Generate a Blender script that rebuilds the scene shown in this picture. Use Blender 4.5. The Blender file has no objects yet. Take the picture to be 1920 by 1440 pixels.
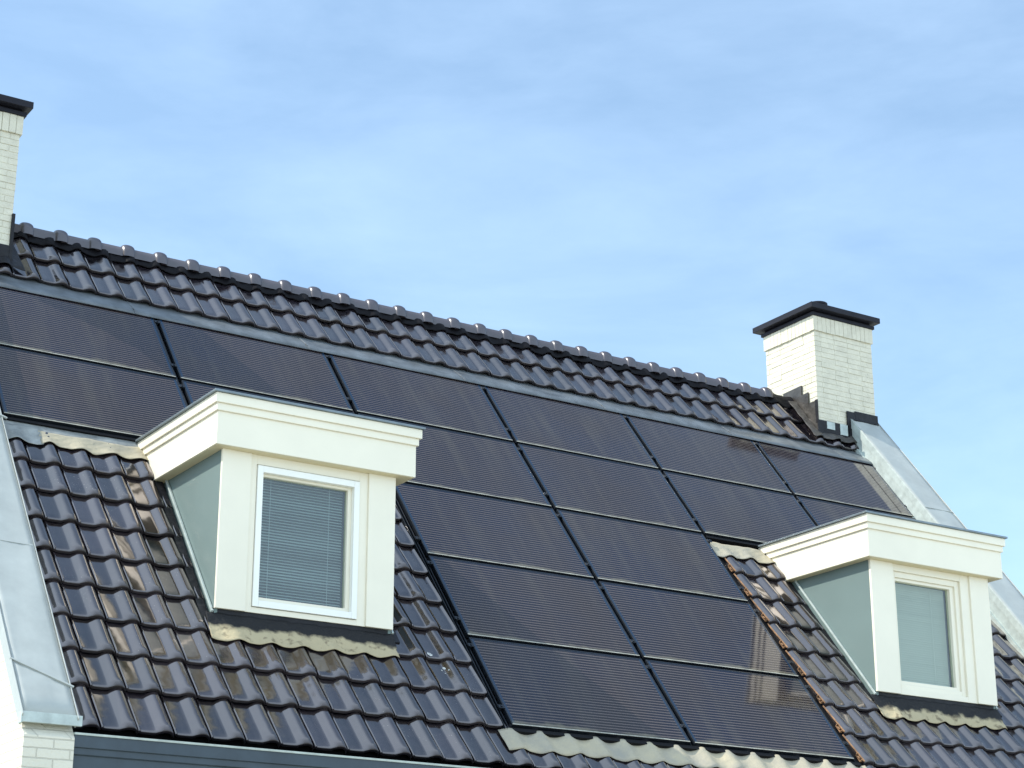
import bpy, bmesh, math, random
from mathutils import Vector, Matrix
random.seed(7)
S = bpy.context.scene
col = S.collection

# ------------------------------------------------------------------ camera
cam_d = bpy.data.cameras.new('camera'); cam = bpy.data.objects.new('camera', cam_d); col.objects.link(cam)
YAW, PITCH, ROLL = 0.56989, 0.32962, -0.00100
F_PX = 3682.3
CAM = Vector((-8.0582, -15.9041, -6.4163))
fwd = Vector((math.sin(YAW)*math.cos(PITCH), math.cos(YAW)*math.cos(PITCH), math.sin(PITCH)))
rt0 = Vector((math.cos(YAW), -math.sin(YAW), 0)); up0 = rt0.cross(fwd)
rt = rt0*math.cos(ROLL)+up0*math.sin(ROLL); up = -rt0*math.sin(ROLL)+up0*math.cos(ROLL)
M = Matrix((rt, up, -fwd)).transposed().to_4x4(); M.translation = CAM
cam.matrix_world = M
cam_d.sensor_width = 36; cam_d.sensor_fit = 'HORIZONTAL'
cam_d.lens = F_PX*36/1920
cam_d.clip_start = .1; cam_d.clip_end = 2000
S.camera = cam

# ------------------------------------------------------------------ light
SUN = Vector((-1.0, 0.36, 1.18)).normalized()
elev = math.asin(SUN.z); azim = math.atan2(SUN.x, SUN.y)
sd = bpy.data.lights.new('sun', 'SUN'); so = bpy.data.objects.new('sun', sd); col.objects.link(so)
sd.energy = 2.9; sd.angle = math.radians(.5); sd.color = (1, .95, .86)
so.rotation_euler = (-SUN).to_track_quat('-Z', 'Y').to_euler()
so.location = SUN*30
W = bpy.data.worlds.new('World'); S.world = W; W.use_nodes = True
nt = W.node_tree; nt.nodes.clear()
def N(tree, typ, **kw):
    n = tree.nodes.new(typ)
    for k, v in kw.items(): setattr(n, k, v)
    return n
sky = N(nt, 'ShaderNodeTexSky', sky_type='NISHITA', sun_disc=False)
sky.sun_elevation = elev; sky.sun_rotation = azim; sky.altitude = 0; sky.air_density = 1.0; sky.dust_density = .5; sky.ozone_density = 1.5
tc = N(nt, 'ShaderNodeTexCoord'); mp = N(nt, 'ShaderNodeMapping'); mp.inputs['Scale'].default_value = (2.0, 2.0, 6.0)
mp.inputs['Rotation'].default_value = (.1, .25, .5)
nz = N(nt, 'ShaderNodeTexNoise'); nz.inputs['Scale'].default_value = 3.0; nz.inputs['Detail'].default_value = 9; nz.inputs['Roughness'].default_value = .58
nz.inputs['Distortion'].default_value = .25
rp = N(nt, 'ShaderNodeValToRGB'); rp.color_ramp.elements[0].position = .34; rp.color_ramp.elements[1].position = .70
rp.color_ramp.elements[0].color = (.10, .10, .10, 1); rp.color_ramp.elements[1].color = (.235, .235, .235, 1)
mx = N(nt, 'ShaderNodeMixRGB'); mx.inputs[2].default_value = (7.3, 9.3, 11.6, 1)
tint = N(nt, 'ShaderNodeMixRGB', blend_type='MULTIPLY'); tint.inputs[0].default_value = 1; tint.inputs[2].default_value = (1.27, 1.38, 1.32, 1)
bg = N(nt, 'ShaderNodeBackground'); bg.inputs['Strength'].default_value = .10
wo = N(nt, 'ShaderNodeOutputWorld')
L = nt.links.new
L(tc.outputs['Generated'], mp.inputs[0]); L(mp.outputs[0], nz.inputs['Vector']); L(nz.outputs[0], rp.inputs[0])
# added bright veil out of view lights the fronts; cleared along view and reflections
dt = N(nt, 'ShaderNodeVectorMath', operation='DOT_PRODUCT'); dt.inputs[1].default_value = tuple(Vector((.56, .52, .62)).normalized())
L(tc.outputs['Generated'], dt.inputs[0])
mk = N(nt, 'ShaderNodeMapRange', interpolation_type='SMOOTHSTEP'); mk.inputs[1].default_value = .52; mk.inputs[2].default_value = .86; mk.inputs[3].default_value = 1.0; mk.inputs[4].default_value = .0
L(dt.outputs['Value'], mk.inputs[0])
ma = N(nt, 'ShaderNodeMath', operation='MULTIPLY_ADD'); ma.inputs[1].default_value = .62
L(mk.outputs[0], ma.inputs[0]); L(rp.outputs[0], ma.inputs[2])
L(sky.outputs[0], tint.inputs[1]); L(tint.outputs[0], mx.inputs[1]); L(ma.outputs[0], mx.inputs[0]); L(mx.outputs[0], bg.inputs[0]); L(bg.outputs[0], wo.inputs[0])
S.view_settings.view_transform = 'Standard'; S.view_settings.look = 'None'; S.view_settings.gamma = 1
S.view_settings.exposure = 0.82
S.render.engine = 'CYCLES'; S.cycles.max_bounces = 8

# ------------------------------------------------------------------ materials
MATS = {}
def mat(name, color, rough=.5, metal=0., ior=1.5, noise=None, bump=None, coat=0., spec=.5):
    """noise=(scale, amount, detail[, colour2]) ; bump=(scale, distance)"""
    m = bpy.data.materials.new(name); m.use_nodes = True; t = m.node_tree
    b = t.nodes['Principled BSDF']
    b.inputs['Base Color'].default_value = (*color, 1); b.inputs['Roughness'].default_value = rough
    b.inputs['Metallic'].default_value = metal; b.inputs['IOR'].default_value = ior
    b.inputs['Coat Weight'].default_value = coat; b.inputs['Specular IOR Level'].default_value = spec
    c = N(t, 'ShaderNodeTexCoord')
    if noise:
        n = N(t, 'ShaderNodeTexNoise'); n.inputs['Scale'].default_value = noise[0]; n.inputs['Detail'].default_value = noise[2]
        n.inputs['Roughness'].default_value = .6
        t.links.new(c.outputs['Object'], n.inputs['Vector'])
        r = N(t, 'ShaderNodeValToRGB'); e = r.color_ramp.elements
        e[0].position = .32; e[1].position = .68
        c2 = noise[3] if len(noise) > 3 else tuple(x*(1-noise[1]) for x in color)
        e[0].color = (*c2, 1); e[1].color = (*[min(1, x*(1+noise[1]*.3)) for x in color], 1)
        t.links.new(n.outputs[0], r.inputs[0]); t.links.new(r.outputs[0], b.inputs['Base Color'])
    if bump:
        n2 = N(t, 'ShaderNodeTexNoise'); n2.inputs['Scale'].default_value = bump[0]; n2.inputs['Detail'].default_value = 4
        t.links.new(c.outputs['Object'], n2.inputs['Vector'])
        bp = N(t, 'ShaderNodeBump'); bp.inputs['Strength'].default_value = 1; bp.inputs['Distance'].default_value = bump[1]
        t.links.new(n2.outputs[0], bp.inputs['Height']); t.links.new(bp.outputs[0], b.inputs['Normal'])
    MATS[name] = m
    return m
WHITE = mat('cream_paint', (.82, .76, .61), .38, noise=(1.6, .05, 5), bump=(9, .0006))
WHITEF = mat('white_frame_paint', (.86, .85, .78), .3, noise=(3, .04, 3))
BRICKP = mat('painted_brick', (.67, .63, .50), .75, noise=(9, .14, 8), bump=(60, .006))
SOFF = mat('ochre_soffit', (.66, .57, .36), .5)
ZINC = mat('zinc_sheet', (.41, .43, .40), .48, .2, noise=(3.5, .14, 8), bump=(5, .004))
ZINCI = mat('weathered_zinc', (.46, .52, .49), .5, .15, noise=(14, .22, 8), bump=(8, .003))
ZINCD = mat('dark_zinc_edge', (.20, .24, .26), .4, .4, noise=(8, .2, 4))
CHEEK = mat('cheek_panel', (.165, .220, .210), .38, .0, spec=.15, noise=(1.2, .08, 3))
LEAD = mat('pale_lead', (.37, .32, .215), .65, 0, noise=(7, .5, 7, (.30, .27, .20)), bump=(22, .008))
LEADG = mat('grey_lead', (.30, .31, .29), .5, .2, noise=(6, .5, 7, (.14, .145, .14)), bump=(20, .01))
LEADT = mat('lead_strip', (.135, .150, .160), .42, .1, noise=(4, .5, 7), bump=(4, .006))
LEADC = mat('lead_dressed_over_tiles', (.40, .345, .23), .6, 0, noise=(4, .4, 7, (.29, .27, .22)), bump=(20, .008))
BLACK = mat('black_lead', (.014, .014, .017), .5, 0, noise=(9, .5, 6), bump=(14, .012), spec=.25)
SOAK = mat('brown_lead_soaker', (.055, .048, .040), .42, 0, noise=(7, .5, 6), bump=(12, .010))
RUBBER = mat('ridge_roll', (.006, .0055, .007), .6, spec=.12, bump=(30, .01))
CAPM = mat('chimney_cap_metal', (.020, .020, .027), .45, .0, noise=(5, .3, 4), spec=.14)
ALU = mat('black_anodised', (.014, .018, .024), .32, .35)
ALUE = mat('pale_frame_edge', (.55, .52, .42), .45, .3, noise=(9, .45, 5))
TRAY = mat('black_tray', (.006, .006, .007), .6, spec=.15)
CLAY = mat('bare_clay_edge', (.36, .20, .10), .8, noise=(25, .5, 5))
GUTT = mat('gutter_blue_grey', (.036, .054, .070), .42, noise=(4, .25, 4))
BLIND = mat('pale_blind_slats', (.60, .58, .49), .5); BLINDA = mat('grey_blind_slats', (.36, .42, .42), .5)
DROP = mat('dried_dropping', (.62, .62, .58), .8, noise=(60, .5, 4))
DARKIN = mat('room_inside', (.10, .11, .12), .8)

def tile_mat():
    m = bpy.data.materials.new('glazed_tile'); m.use_nodes = True; t = m.node_tree; b = t.nodes['Principled BSDF']
    at = N(t, 'ShaderNodeAttribute', attribute_name='rnd'); c = N(t, 'ShaderNodeTexCoord')
    r = N(t, 'ShaderNodeValToRGB'); e = r.color_ramp.elements
    e[0].color = (.004, .0035, .005, 1); e[1].color = (.018, .014, .018, 1)
    t.links.new(at.outputs['Fac'], r.inputs[0])
    # dust specks and faint grime
    n = N(t, 'ShaderNodeTexNoise'); n.inputs['Scale'].default_value = 6; n.inputs['Detail'].default_value = 8; n.inputs['Roughness'].default_value = .7
    t.links.new(c.outputs['Object'], n.inputs['Vector'])
    rr = N(t, 'ShaderNodeMapRange'); rr.inputs[1].default_value = .45; rr.inputs[2].default_value = .8; rr.inputs[3].default_value = 0; rr.inputs[4].default_value = .09
    t.links.new(n.outputs[0], rr.inputs[0])
    mxx = N(t, 'ShaderNodeMixRGB'); mxx.inputs[2].default_value = (.11, .095, .08, 1)
    t.links.new(rr.outputs[0], mxx.inputs[0]); t.links.new(r.outputs[0], mxx.inputs[1])
    v = N(t, 'ShaderNodeTexVoronoi'); v.inputs['Scale'].default_value = 42
    t.links.new(c.outputs['Object'], v.inputs['Vector'])
    vr = N(t, 'ShaderNodeMapRange'); vr.inputs[1].default_value = .05; vr.inputs[2].default_value = .13; vr.inputs[3].default_value = .6; vr.inputs[4].default_value = 0
    t.links.new(v.outputs['Distance'], vr.inputs[0])
    n3 = N(t, 'ShaderNodeTexNoise'); n3.inputs['Scale'].default_value = 1.3; t.links.new(c.outputs['Object'], n3.inputs['Vector'])
    gr = N(t, 'ShaderNodeMath', operation='GREATER_THAN'); gr.inputs[1].default_value = .55; t.links.new(n3.outputs[0], gr.inputs[0])
    mu = N(t, 'ShaderNodeMath', operation='MULTIPLY'); t.links.new(vr.outputs[0], mu.inputs[0]); t.links.new(gr.outputs[0], mu.inputs[1])
    m3 = N(t, 'ShaderNodeMixRGB'); m3.inputs[2].default_value = (.35, .34, .30, 1)
    t.links.new(mu.outputs[0], m3.inputs[0]); t.links.new(mxx.outputs[0], m3.inputs[1]); t.links.new(m3.outputs[0], b.inputs['Base Color'])
    rg = N(t, 'ShaderNodeMapRange'); rg.inputs[3].default_value = .05; rg.inputs[4].default_value = .17
    t.links.new(n.outputs[0], rg.inputs[0])
    # dark reflections put into tile noses and roll ends as reduced gloss
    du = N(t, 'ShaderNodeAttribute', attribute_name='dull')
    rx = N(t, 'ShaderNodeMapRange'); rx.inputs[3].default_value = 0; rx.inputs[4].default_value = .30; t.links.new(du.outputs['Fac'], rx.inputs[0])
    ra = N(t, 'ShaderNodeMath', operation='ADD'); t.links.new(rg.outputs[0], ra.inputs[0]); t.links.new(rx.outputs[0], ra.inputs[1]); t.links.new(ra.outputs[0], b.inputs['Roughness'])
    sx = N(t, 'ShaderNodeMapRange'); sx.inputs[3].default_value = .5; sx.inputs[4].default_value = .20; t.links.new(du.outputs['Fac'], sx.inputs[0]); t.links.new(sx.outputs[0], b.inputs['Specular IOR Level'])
    b.inputs['IOR'].default_value = 2.35; b.inputs['Specular Tint'].default_value = (1, .90, .86, 1)
    n2 = N(t, 'ShaderNodeTexNoise'); n2.inputs['Scale'].default_value = 8; n2.inputs['Detail'].default_value = 1
    t.links.new(c.outputs['Object'], n2.inputs['Vector'])
    bp = N(t, 'ShaderNodeBump'); bp.inputs['Strength'].default_value = 1; bp.inputs['Distance'].default_value = .0022
    t.links.new(n2.outputs[0], bp.inputs['Height']); t.links.new(bp.outputs[0], b.inputs['Normal'])
    return m
TILE = tile_mat()
RIDGE = mat('ridge_glaze', (.040, .030, .040), .36, ior=1.8, noise=(9, .3, 5), bump=(12, .003))

CELLW, CELLH = 1.68, 1.0
def cell_mat():
    m = bpy.data.materials.new('solar_cells'); m.use_nodes = True; t = m.node_tree; b = t.nodes['Principled BSDF']
    c = N(t, 'ShaderNodeTexCoord'); sp = N(t, 'ShaderNodeSeparateXYZ'); t.links.new(c.outputs['Object'], sp.inputs[0])
    def math_(op, a, bb=None, clamp=False):
        n = N(t, 'ShaderNodeMath', operation=op, use_clamp=clamp)
        for i, x in enumerate((a, bb)):
            if x is None: continue
            if isinstance(x, (int, float)): n.inputs[i].default_value = x
            else: t.links.new(x, n.inputs[i])
        if op == 'MULTIPLY_ADD': n.inputs[2].default_value = .5
        return n.outputs[0]
    X, Y = sp.outputs[0], sp.outputs[1]
    f = math_('FRACT', math_('DIVIDE', math_('ADD', Y, 5.0), .0331))
    line = math_('POWER', math_('MULTIPLY_ADD', math_('COSINE', math_('MULTIPLY', f, 6.28318)), .5), 4.0)
    inside = math_('MULTIPLY', math_('LESS_THAN', math_('ABSOLUTE', X), .818), math_('LESS_THAN', math_('ABSOLUTE', Y), .488))
    line = math_('MULTIPLY', line, inside)
    # cell gaps
    g1 = math_('LESS_THAN', math_('FRACT', math_('DIVIDE', math_('ADD', X, 5.0), .1655)), .014)
    # tint variation from panel to panel and across it
    oi = N(t, 'ShaderNodeObjectInfo')
    nz = N(t, 'ShaderNodeTexNoise'); nz.inputs['Scale'].default_value = 1.1; nz.inputs['Detail'].default_value = 3
    geo = N(t, 'ShaderNodeNewGeometry'); t.links.new(geo.outputs['Position'], nz.inputs['Vector'])
    r = N(t, 'ShaderNodeValToRGB'); e = r.color_ramp.elements; e[0].position = .35; e[1].position = .65
    e[0].color = (.004, .006, .018, 1); e[1].color = (.013, .009, .010, 1)
    t.links.new(nz.outputs[0], r.inputs[0])
    m1 = N(t, 'ShaderNodeMixRGB'); m1.inputs[2].default_value = (.125, .100, .092, 1); t.links.new(line, m1.inputs[0]); t.links.new(r.outputs[0], m1.inputs[1])
    m2 = N(t, 'ShaderNodeMixRGB'); m2.inputs[2].default_value = (.008, .008, .012, 1); t.links.new(math_('MULTIPLY', g1, .5), m2.inputs[0]); t.links.new(m1.outputs[0], m2.inputs[1])
    # bluish margin round the cells
    mg = N(t, 'ShaderNodeMixRGB'); mg.inputs[1].default_value = (.012, .03, .06, 1); t.links.new(inside, mg.inputs[0]); t.links.new(m2.outputs[0], mg.inputs[2])
    # dust collected above the lower frame edge, uneven
    nd = N(t, 'ShaderNodeTexNoise'); nd.inputs['Scale'].default_value = 3.2; nd.inputs['Detail'].default_value = 6; nd.inputs['Roughness'].default_value = .65
    t.links.new(geo.outputs['Position'], nd.inputs['Vector'])
    d = math_('SUBTRACT', math_('MULTIPLY', nd.outputs[0], .16), math_('ADD', Y, CELLH/2+.035))
    d = math_('MULTIPLY', d, 14.0, True)
    nv = N(t, 'ShaderNodeTexNoise'); nv.inputs['Scale'].default_value = 1.0; nv.inputs['Detail'].default_value = 6
    mpp = N(t, 'ShaderNodeMapping'); mpp.inputs['Scale'].default_value = (7, .8, .8); t.links.new(geo.outputs['Position'], mpp.inputs[0]); t.links.new(mpp.outputs[0], nv.inputs['Vector'])
    dv = math_('MULTIPLY', math_('MULTIPLY', math_('SUBTRACT', nv.outputs[0], .50), 1.5, True), .16)
    dust = math_('ADD', math_('MULTIPLY', d, .55), dv, True)
    dm = N(t, 'ShaderNodeMixRGB'); dm.inputs[2].default_value = (.30, .27, .17, 1); t.links.new(dust, dm.inputs[0]); t.links.new(mg.outputs[0], dm.inputs[1])
    t.links.new(dm.outputs[0], b.inputs['Base Color'])
    nr = N(t, 'ShaderNodeMapRange'); nr.inputs[3].default_value = .04; nr.inputs[4].default_value = .10; t.links.new(nd.outputs[0], nr.inputs[0]); t.links.new(nr.outputs[0], b.inputs['Roughness'])
    b.inputs['IOR'].default_value = 1.50; b.inputs['Specular Tint'].default_value = (1, .93, .88, 1)
    nb = N(t, 'ShaderNodeTexNoise'); nb.inputs['Scale'].default_value = 2.0; nb.inputs['Detail'].default_value = 2; t.links.new(geo.outputs['Position'], nb.inputs['Vector'])
    bp = N(t, 'ShaderNodeBump'); bp.inputs['Distance'].default_value = .0012; bp.inputs['Strength'].default_value = 1
    t.links.new(nb.outputs[0], bp.inputs['Height']); t.links.new(bp.outputs[0], b.inputs['Normal'])
    return m
CELLS = cell_mat()

def wall_mat():
    m = bpy.data.materials.new('painted_brick_wall'); m.use_nodes = True; t = m.node_tree; b = t.nodes['Principled BSDF']
    c = N(t, 'ShaderNodeTexCoord'); sp = N(t, 'ShaderNodeSeparateXYZ'); t.links.new(c.outputs['Object'], sp.inputs[0])
    ad = N(t, 'ShaderNodeMath', operation='ADD'); t.links.new(sp.outputs[0], ad.inputs[0]); t.links.new(sp.outputs[1], ad.inputs[1])
    cb = N(t, 'ShaderNodeCombineXYZ'); t.links.new(ad.outputs[0], cb.inputs[0]); t.links.new(sp.outputs[2], cb.inputs[1])
    nz = N(t, 'ShaderNodeTexNoise'); nz.inputs['Scale'].default_value = 9; nz.inputs['Detail'].default_value = 3; t.links.new(c.outputs['Object'], nz.inputs['Vector'])
    ds = N(t, 'ShaderNodeVectorMath', operation='MULTIPLY_ADD'); ds.inputs[1].default_value = (.010, .010, 0); t.links.new(nz.outputs['Color'], ds.inputs[0]); t.links.new(cb.outputs[0], ds.inputs[2])
    br = N(t, 'ShaderNodeTexBrick'); br.inputs['Scale'].default_value = 1; br.inputs['Brick Width'].default_value = .22; br.inputs['Row Height'].default_value = .0625
    br.inputs['Mortar Size'].default_value = .004; br.inputs['Mortar Smooth'].default_value = .4; br.inputs['Bias'].default_value = 0
    br.inputs['Color1'].default_value = (.67, .63, .52, 1); br.inputs['Color2'].default_value = (.62, .59, .48, 1); br.inputs['Mortar'].default_value = (.55, .52, .42, 1)
    t.links.new(ds.outputs[0], br.inputs['Vector'])
    t.links.new(br.outputs['Color'], b.inputs['Base Color']); b.inputs['Roughness'].default_value = .75
    n2 = N(t, 'ShaderNodeTexNoise'); n2.inputs['Scale'].default_value = 45; n2.inputs['Detail'].default_value = 5; t.links.new(c.outputs['Object'], n2.inputs['Vector'])
    h = N(t, 'ShaderNodeMath', operation='MULTIPLY_ADD'); h.inputs[1].default_value = -1.2; t.links.new(br.outputs['Fac'], h.inputs[0]); t.links.new(n2.outputs[0], h.inputs[2])
    bp = N(t, 'ShaderNodeBump'); bp.inputs['Distance'].default_value = .007; t.links.new(h.outputs[0], bp.inputs['Height']); t.links.new(bp.outputs[0], b.inputs['Normal'])
    return m
WALLM = wall_mat()

def glass_mat():
    m = bpy.data.materials.new('window_glass'); m.use_nodes = True; t = m.node_tree; t.nodes.clear()
    o = N(t, 'ShaderNodeOutputMaterial'); mixs = N(t, 'ShaderNodeMixShader'); lw = N(t, 'ShaderNodeLayerWeight'); pw = N(t, 'ShaderNodeMath', operation='POWER'); pw.inputs[1].default_value = 4
    fr = N(t, 'ShaderNodeMath', operation='MULTIPLY_ADD'); fr.inputs[1].default_value = .9; fr.inputs[2].default_value = .07
    t.links.new(lw.outputs['Facing'], pw.inputs[0]); t.links.new(pw.outputs[0], fr.inputs[0])
    tr = N(t, 'ShaderNodeBsdfTransparent'); tr.inputs[0].default_value = (.86, .91, .89, 1)
    gl = N(t, 'ShaderNodeBsdfGlossy'); gl.inputs['Roughness'].default_value = .015
    t.links.new(fr.outputs[0], mixs.inputs[0]); t.links.new(tr.outputs[0], mixs.inputs[1]); t.links.new(gl.outputs[0], mixs.inputs[2]); t.links.new(mixs.outputs[0], o.inputs[0])
    return m
GLASS = glass_mat()

# ------------------------------------------------------------------ mesh helpers
TH = math.radians(50.736); CT, ST = math.cos(TH), math.sin(TH)
def RP(u, v, n=0.): return Vector((u, -v*CT-n*ST, -v*ST+n*CT))
class MB:
    def __init__(s): s.v = []; s.f = []; s.a = []; s.sm = []; s.d = {}
    def add(s, vs, fs, a=0., sm=False):
        o = len(s.v); s.v += [tuple(x) for x in vs]; s.f += [tuple(i+o for i in f) for f in fs]; s.a += [a]*len(fs); s.sm += [sm]*len(fs)
    def box(s, x0, x1, y0, y1, z0, z1, tf=None, a=0.):
        vs = [Vector((x, y, z)) for x in (x0, x1) for y in (y0, y1) for z in (z0, z1)]
        if tf: vs = [tf(*v) for v in vs]
        s.add(vs, [(0, 1, 3, 2), (4, 6, 7, 5), (0, 4, 5, 1), (2, 3, 7, 6), (0, 2, 6, 4), (1, 5, 7, 3)], a)
    def rbox(s, u0, u1, v0, v1, n0, n1): s.box(u0, u1, v0, v1, n0, n1, tf=RP)
    def prism(s, poly, ax, t0, t1):
        """poly in the two remaining axes, extruded on ax from t0 to t1"""
        def mk(p, t): return Vector((t, p[0], p[1])) if ax == 'x' else (Vector((p[0], t, p[1])) if ax == 'y' else Vector((p[0], p[1], t)))
        n = len(poly); vs = [mk(p, t0) for p in poly]+[mk(p, t1) for p in poly]
        s.add(vs, [tuple(range(n)), tuple(range(2*n-1, n-1, -1))]+[(i, i+n, (i+1) % n+n, (i+1) % n) for i in range(n)])
    def grid(s, rows, a=0., sm=True, closed=False, dull=None):
        if dull:
            o = len(s.v); k = 0
            for dr in dull:
                for x in dr:
                    if x: s.d[o+k] = x
                    k += 1
        nr, nc = len(rows), len(rows[0]); vs = [p for r in rows for p in r]; fs = []
        for i in range(nr-1):
            for j in range(nc-1+(1 if closed else 0)):
                k = (j+1) % nc
                fs.append((i*nc+j, i*nc+k, (i+1)*nc+k, (i+1)*nc+j))
        s.add(vs, fs, a, sm)
    def build(s, name, m, parent=None, bevel=0., sharp=None, weld=False, solid=0.):
        me = bpy.data.meshes.new(name); me.from_pydata(s.v, [], s.f)
        bm = bmesh.new(); bm.from_mesh(me)
        if weld: bmesh.ops.remove_doubles(bm, verts=bm.verts, dist=1e-5)
        if not any(s.sm): bmesh.ops.recalc_face_normals(bm, faces=bm.faces)
        bm.to_mesh(me); bm.free()
        if any(s.a) and len(me.polygons) == len(s.a):
            at = me.attributes.new('rnd', 'FLOAT', 'FACE'); at.data.foreach_set('value', s.a)
        if s.d:
            ad = me.attributes.new('dull', 'FLOAT', 'POINT'); ad.data.foreach_set('value', [s.d.get(i, 0.) for i in range(len(s.v))])
        if any(s.sm):
            me.polygons.foreach_set('use_smooth', [True]*len(me.polygons))
            me.set_sharp_from_angle(angle=math.radians(sharp or 50))
        me.materials.append(m); me.update()
        o = bpy.data.objects.new(name, me); col.objects.link(o)
        if parent: o.parent = parent
        if solid:
            md = o.modifiers.new('t', 'SOLIDIFY'); md.thickness = solid; md.offset = 0
        if bevel:
            md = o.modifiers.new('b', 'BEVEL'); md.width = bevel; md.segments = 2; md.limit_method = 'ANGLE'; md.harden_normals = False
        return o
def empty(name, loc, rot=(0, 0, 0)):
    o = bpy.data.objects.new(name, None); col.objects.link(o); o.location = loc; o.rotation_euler = rot; o.empty_display_size = .2
    return o
def tag(o, label=None, cat=None, group=None, kind=None):
    for k, v in (('label', label), ('category', cat), ('group', group), ('kind', kind)):
        if v: o[k] = v
    return o
def interp(x, pts):
    for (a, b), (c, d) in zip(pts, pts[1:]):
        if x <= c: 
            t = 0 if c == a else max(0, min(1, (x-a)/(c-a))); return b+(d-b)*t
    return pts[-1][1]

# ------------------------------------------------------------------ setting
GZ = -8.0
g = MB(); g.add([(-400, -400, GZ), (400, -400, GZ), (400, 400, GZ), (-400, 400, GZ)], [(0, 1, 2, 3)])
GROUND = mat('ground_paving', (.50, .48, .43), .85, noise=(.6, .3, 8, (.36, .37, .29)), bump=(20, .01))
tag(g.build('ground', GROUND), 'pale paved ground and grass in front of the house', 'ground', kind='structure')

# ------------------------------------------------------------------ the house
house = empty('terraced_house', (1.7, -3.5, GZ))
tag(house, 'white brick house with black tile roof, two dormers, a chimney at each end', 'house')
hinv = Matrix.Translation(-Vector(house.location))
def H(o, label=None, parent=None):
    """parent to the house (or one of its parts) keeping world coordinates"""
    o.parent = parent or house
    if parent is None: o.matrix_parent_inverse = hinv
    if label: o['label'] = label
    return o
XL0, XL1, XR0, XR1 = -3.936, -3.60, 7.02, 7.40
AY, AZ = .72, .88            # ridge line

# gable walls: brick, following both slopes, with the front piers
def gable_poly(yf):
    top = lambda y: -abs(y-AY)*math.tan(TH)+AZ+.10
    yb = 5.15
    return [(yf, GZ), (yb, GZ), (yb, top(yb)), (AY, AZ+.10), (yf, top(yf))]
PF = -3.75
for x0, x1 in ((XL0, XL1), (XR0+.02, XR1-.02)):
    b = MB(); b.prism(gable_poly(PF), 'x', x0, x1)
    H(b.build('gable_wall', WALLM), 'white painted brick gable wall and pier at the left end' if x0 < 0 else 'white painted brick gable wall at the right end')
for ya, yb, nm in ((-3.45, -3.15, 'front'), (4.7, 5.0, 'rear')):
    b = MB(); b.box(XL1, XR0+.02, ya, yb, GZ, -4.7); H(b.build('wall', WALLM), 'white painted brick %s wall under the eaves' % nm)

# ---- tiles
SP = [(0, .003), (.025, .008), (.045, .007), (.075, -.001), (.16, -.003), (.30, -.0035), (.42, -.003), (.485, -.0015), (.50, 0), (.545, .0075), (.60, .0170), (.64, .0240), (.68, .0295),
      (.72, .0330), (.77, .0345), (.82, .0335), (.865, .0300), (.90, .0235), (.93, .014), (.955, .004), (.975, -.002), (1.0, -.018)]
PITCH_U = .262; NB = -.018; TILT = .036/.368; THICK = .031
def prof(s): return interp(s, SP)
def tile(mb, u0, v0, vn, pitch=PITCH_U, umin=-1e9, umax=1e9, first=False):
    ju, jv, jn = random.uniform(-.0012, .0012), random.uniform(-.003, .003), random.uniform(-.0015, .0015)
    rn = random.uniform(.02, 1)
    ss = [s for s, _ in SP if umin < u0+s*pitch < umax]
    for lim in (umin, umax):
        t = (lim-u0)/pitch
        if 0 < t < 1: ss.append(t)
    ss = sorted(set(ss))
    if len(ss) < 3: return
    L_ = vn-v0
    skew = random.uniform(-.002, .002)
    stations = [(0, 0, 1), (.35, 0, 1), (.7, 0, 1)]
    rows = []
    def row(v, dn, hs, up=1.):
        r = []
        for s in ss:
            h = prof(s)
            if h > .004: h = .004+(h-.004)*hs
            r.append(RP(u0+s*pitch+ju+skew*(v-v0)/L_, v+jv, NB+jn-(vn-v)*TILT+h+dn))
        return r
    for t in (0, .45, .8): rows.append(row(v0+L_*t, 0, 1))
    rows.append(row(vn-.050, 0, 1)); rows.append(row(vn-.045, -.0003, .98)); rows.append(row(vn-.026, -.001, .80)); rows.append(row(vn-.011, -.0022, .70))
    rows.append(row(vn-.005, -.0045, .68)); rows.append(row(vn-.0015, -.008, .67)); rows.append(row(vn, -.0125, .67)); rows.append(row(vn, -.020, .67))
    rows.append(row(vn-.0015, -THICK+.001, .67)); rows.append(row(vn-.006, -THICK, .67)); rows.append(row(vn-.05, -THICK, .8))
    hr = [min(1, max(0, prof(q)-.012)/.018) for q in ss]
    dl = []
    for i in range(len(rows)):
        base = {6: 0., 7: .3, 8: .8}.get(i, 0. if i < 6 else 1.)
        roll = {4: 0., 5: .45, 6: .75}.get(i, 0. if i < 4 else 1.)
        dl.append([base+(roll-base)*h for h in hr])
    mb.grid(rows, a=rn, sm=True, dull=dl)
    # side skirts (right drop already in profile); left closing face
    lf = [r[0] for r in rows[:10]]; lo = [p-Vector(RP(0, 0, .022)) for p in lf]
    mb.grid([lf, lo], a=rn, sm=True)
    rf = [r[-1] for r in rows[:10]]; lo = [p-Vector(RP(0, 0, .022)) for p in rf]
    mb.grid([lo, rf], a=rn, sm=True)
U0 = -3.61
COURSES = [2.638, 2.998, 3.366, 3.742, 4.112, 4.480, 4.848, 5.212, 5.628]
tl = MB()
# upper two courses beneath the ridge
for a, b_ in ((-1.10, -.655), (-.70, -.25)):
    for k in range(-4, 40):
        tile(tl, -2.568-.77*.2648+.2648*k, a, b_, .2648, -3.585, 7.0)
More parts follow.
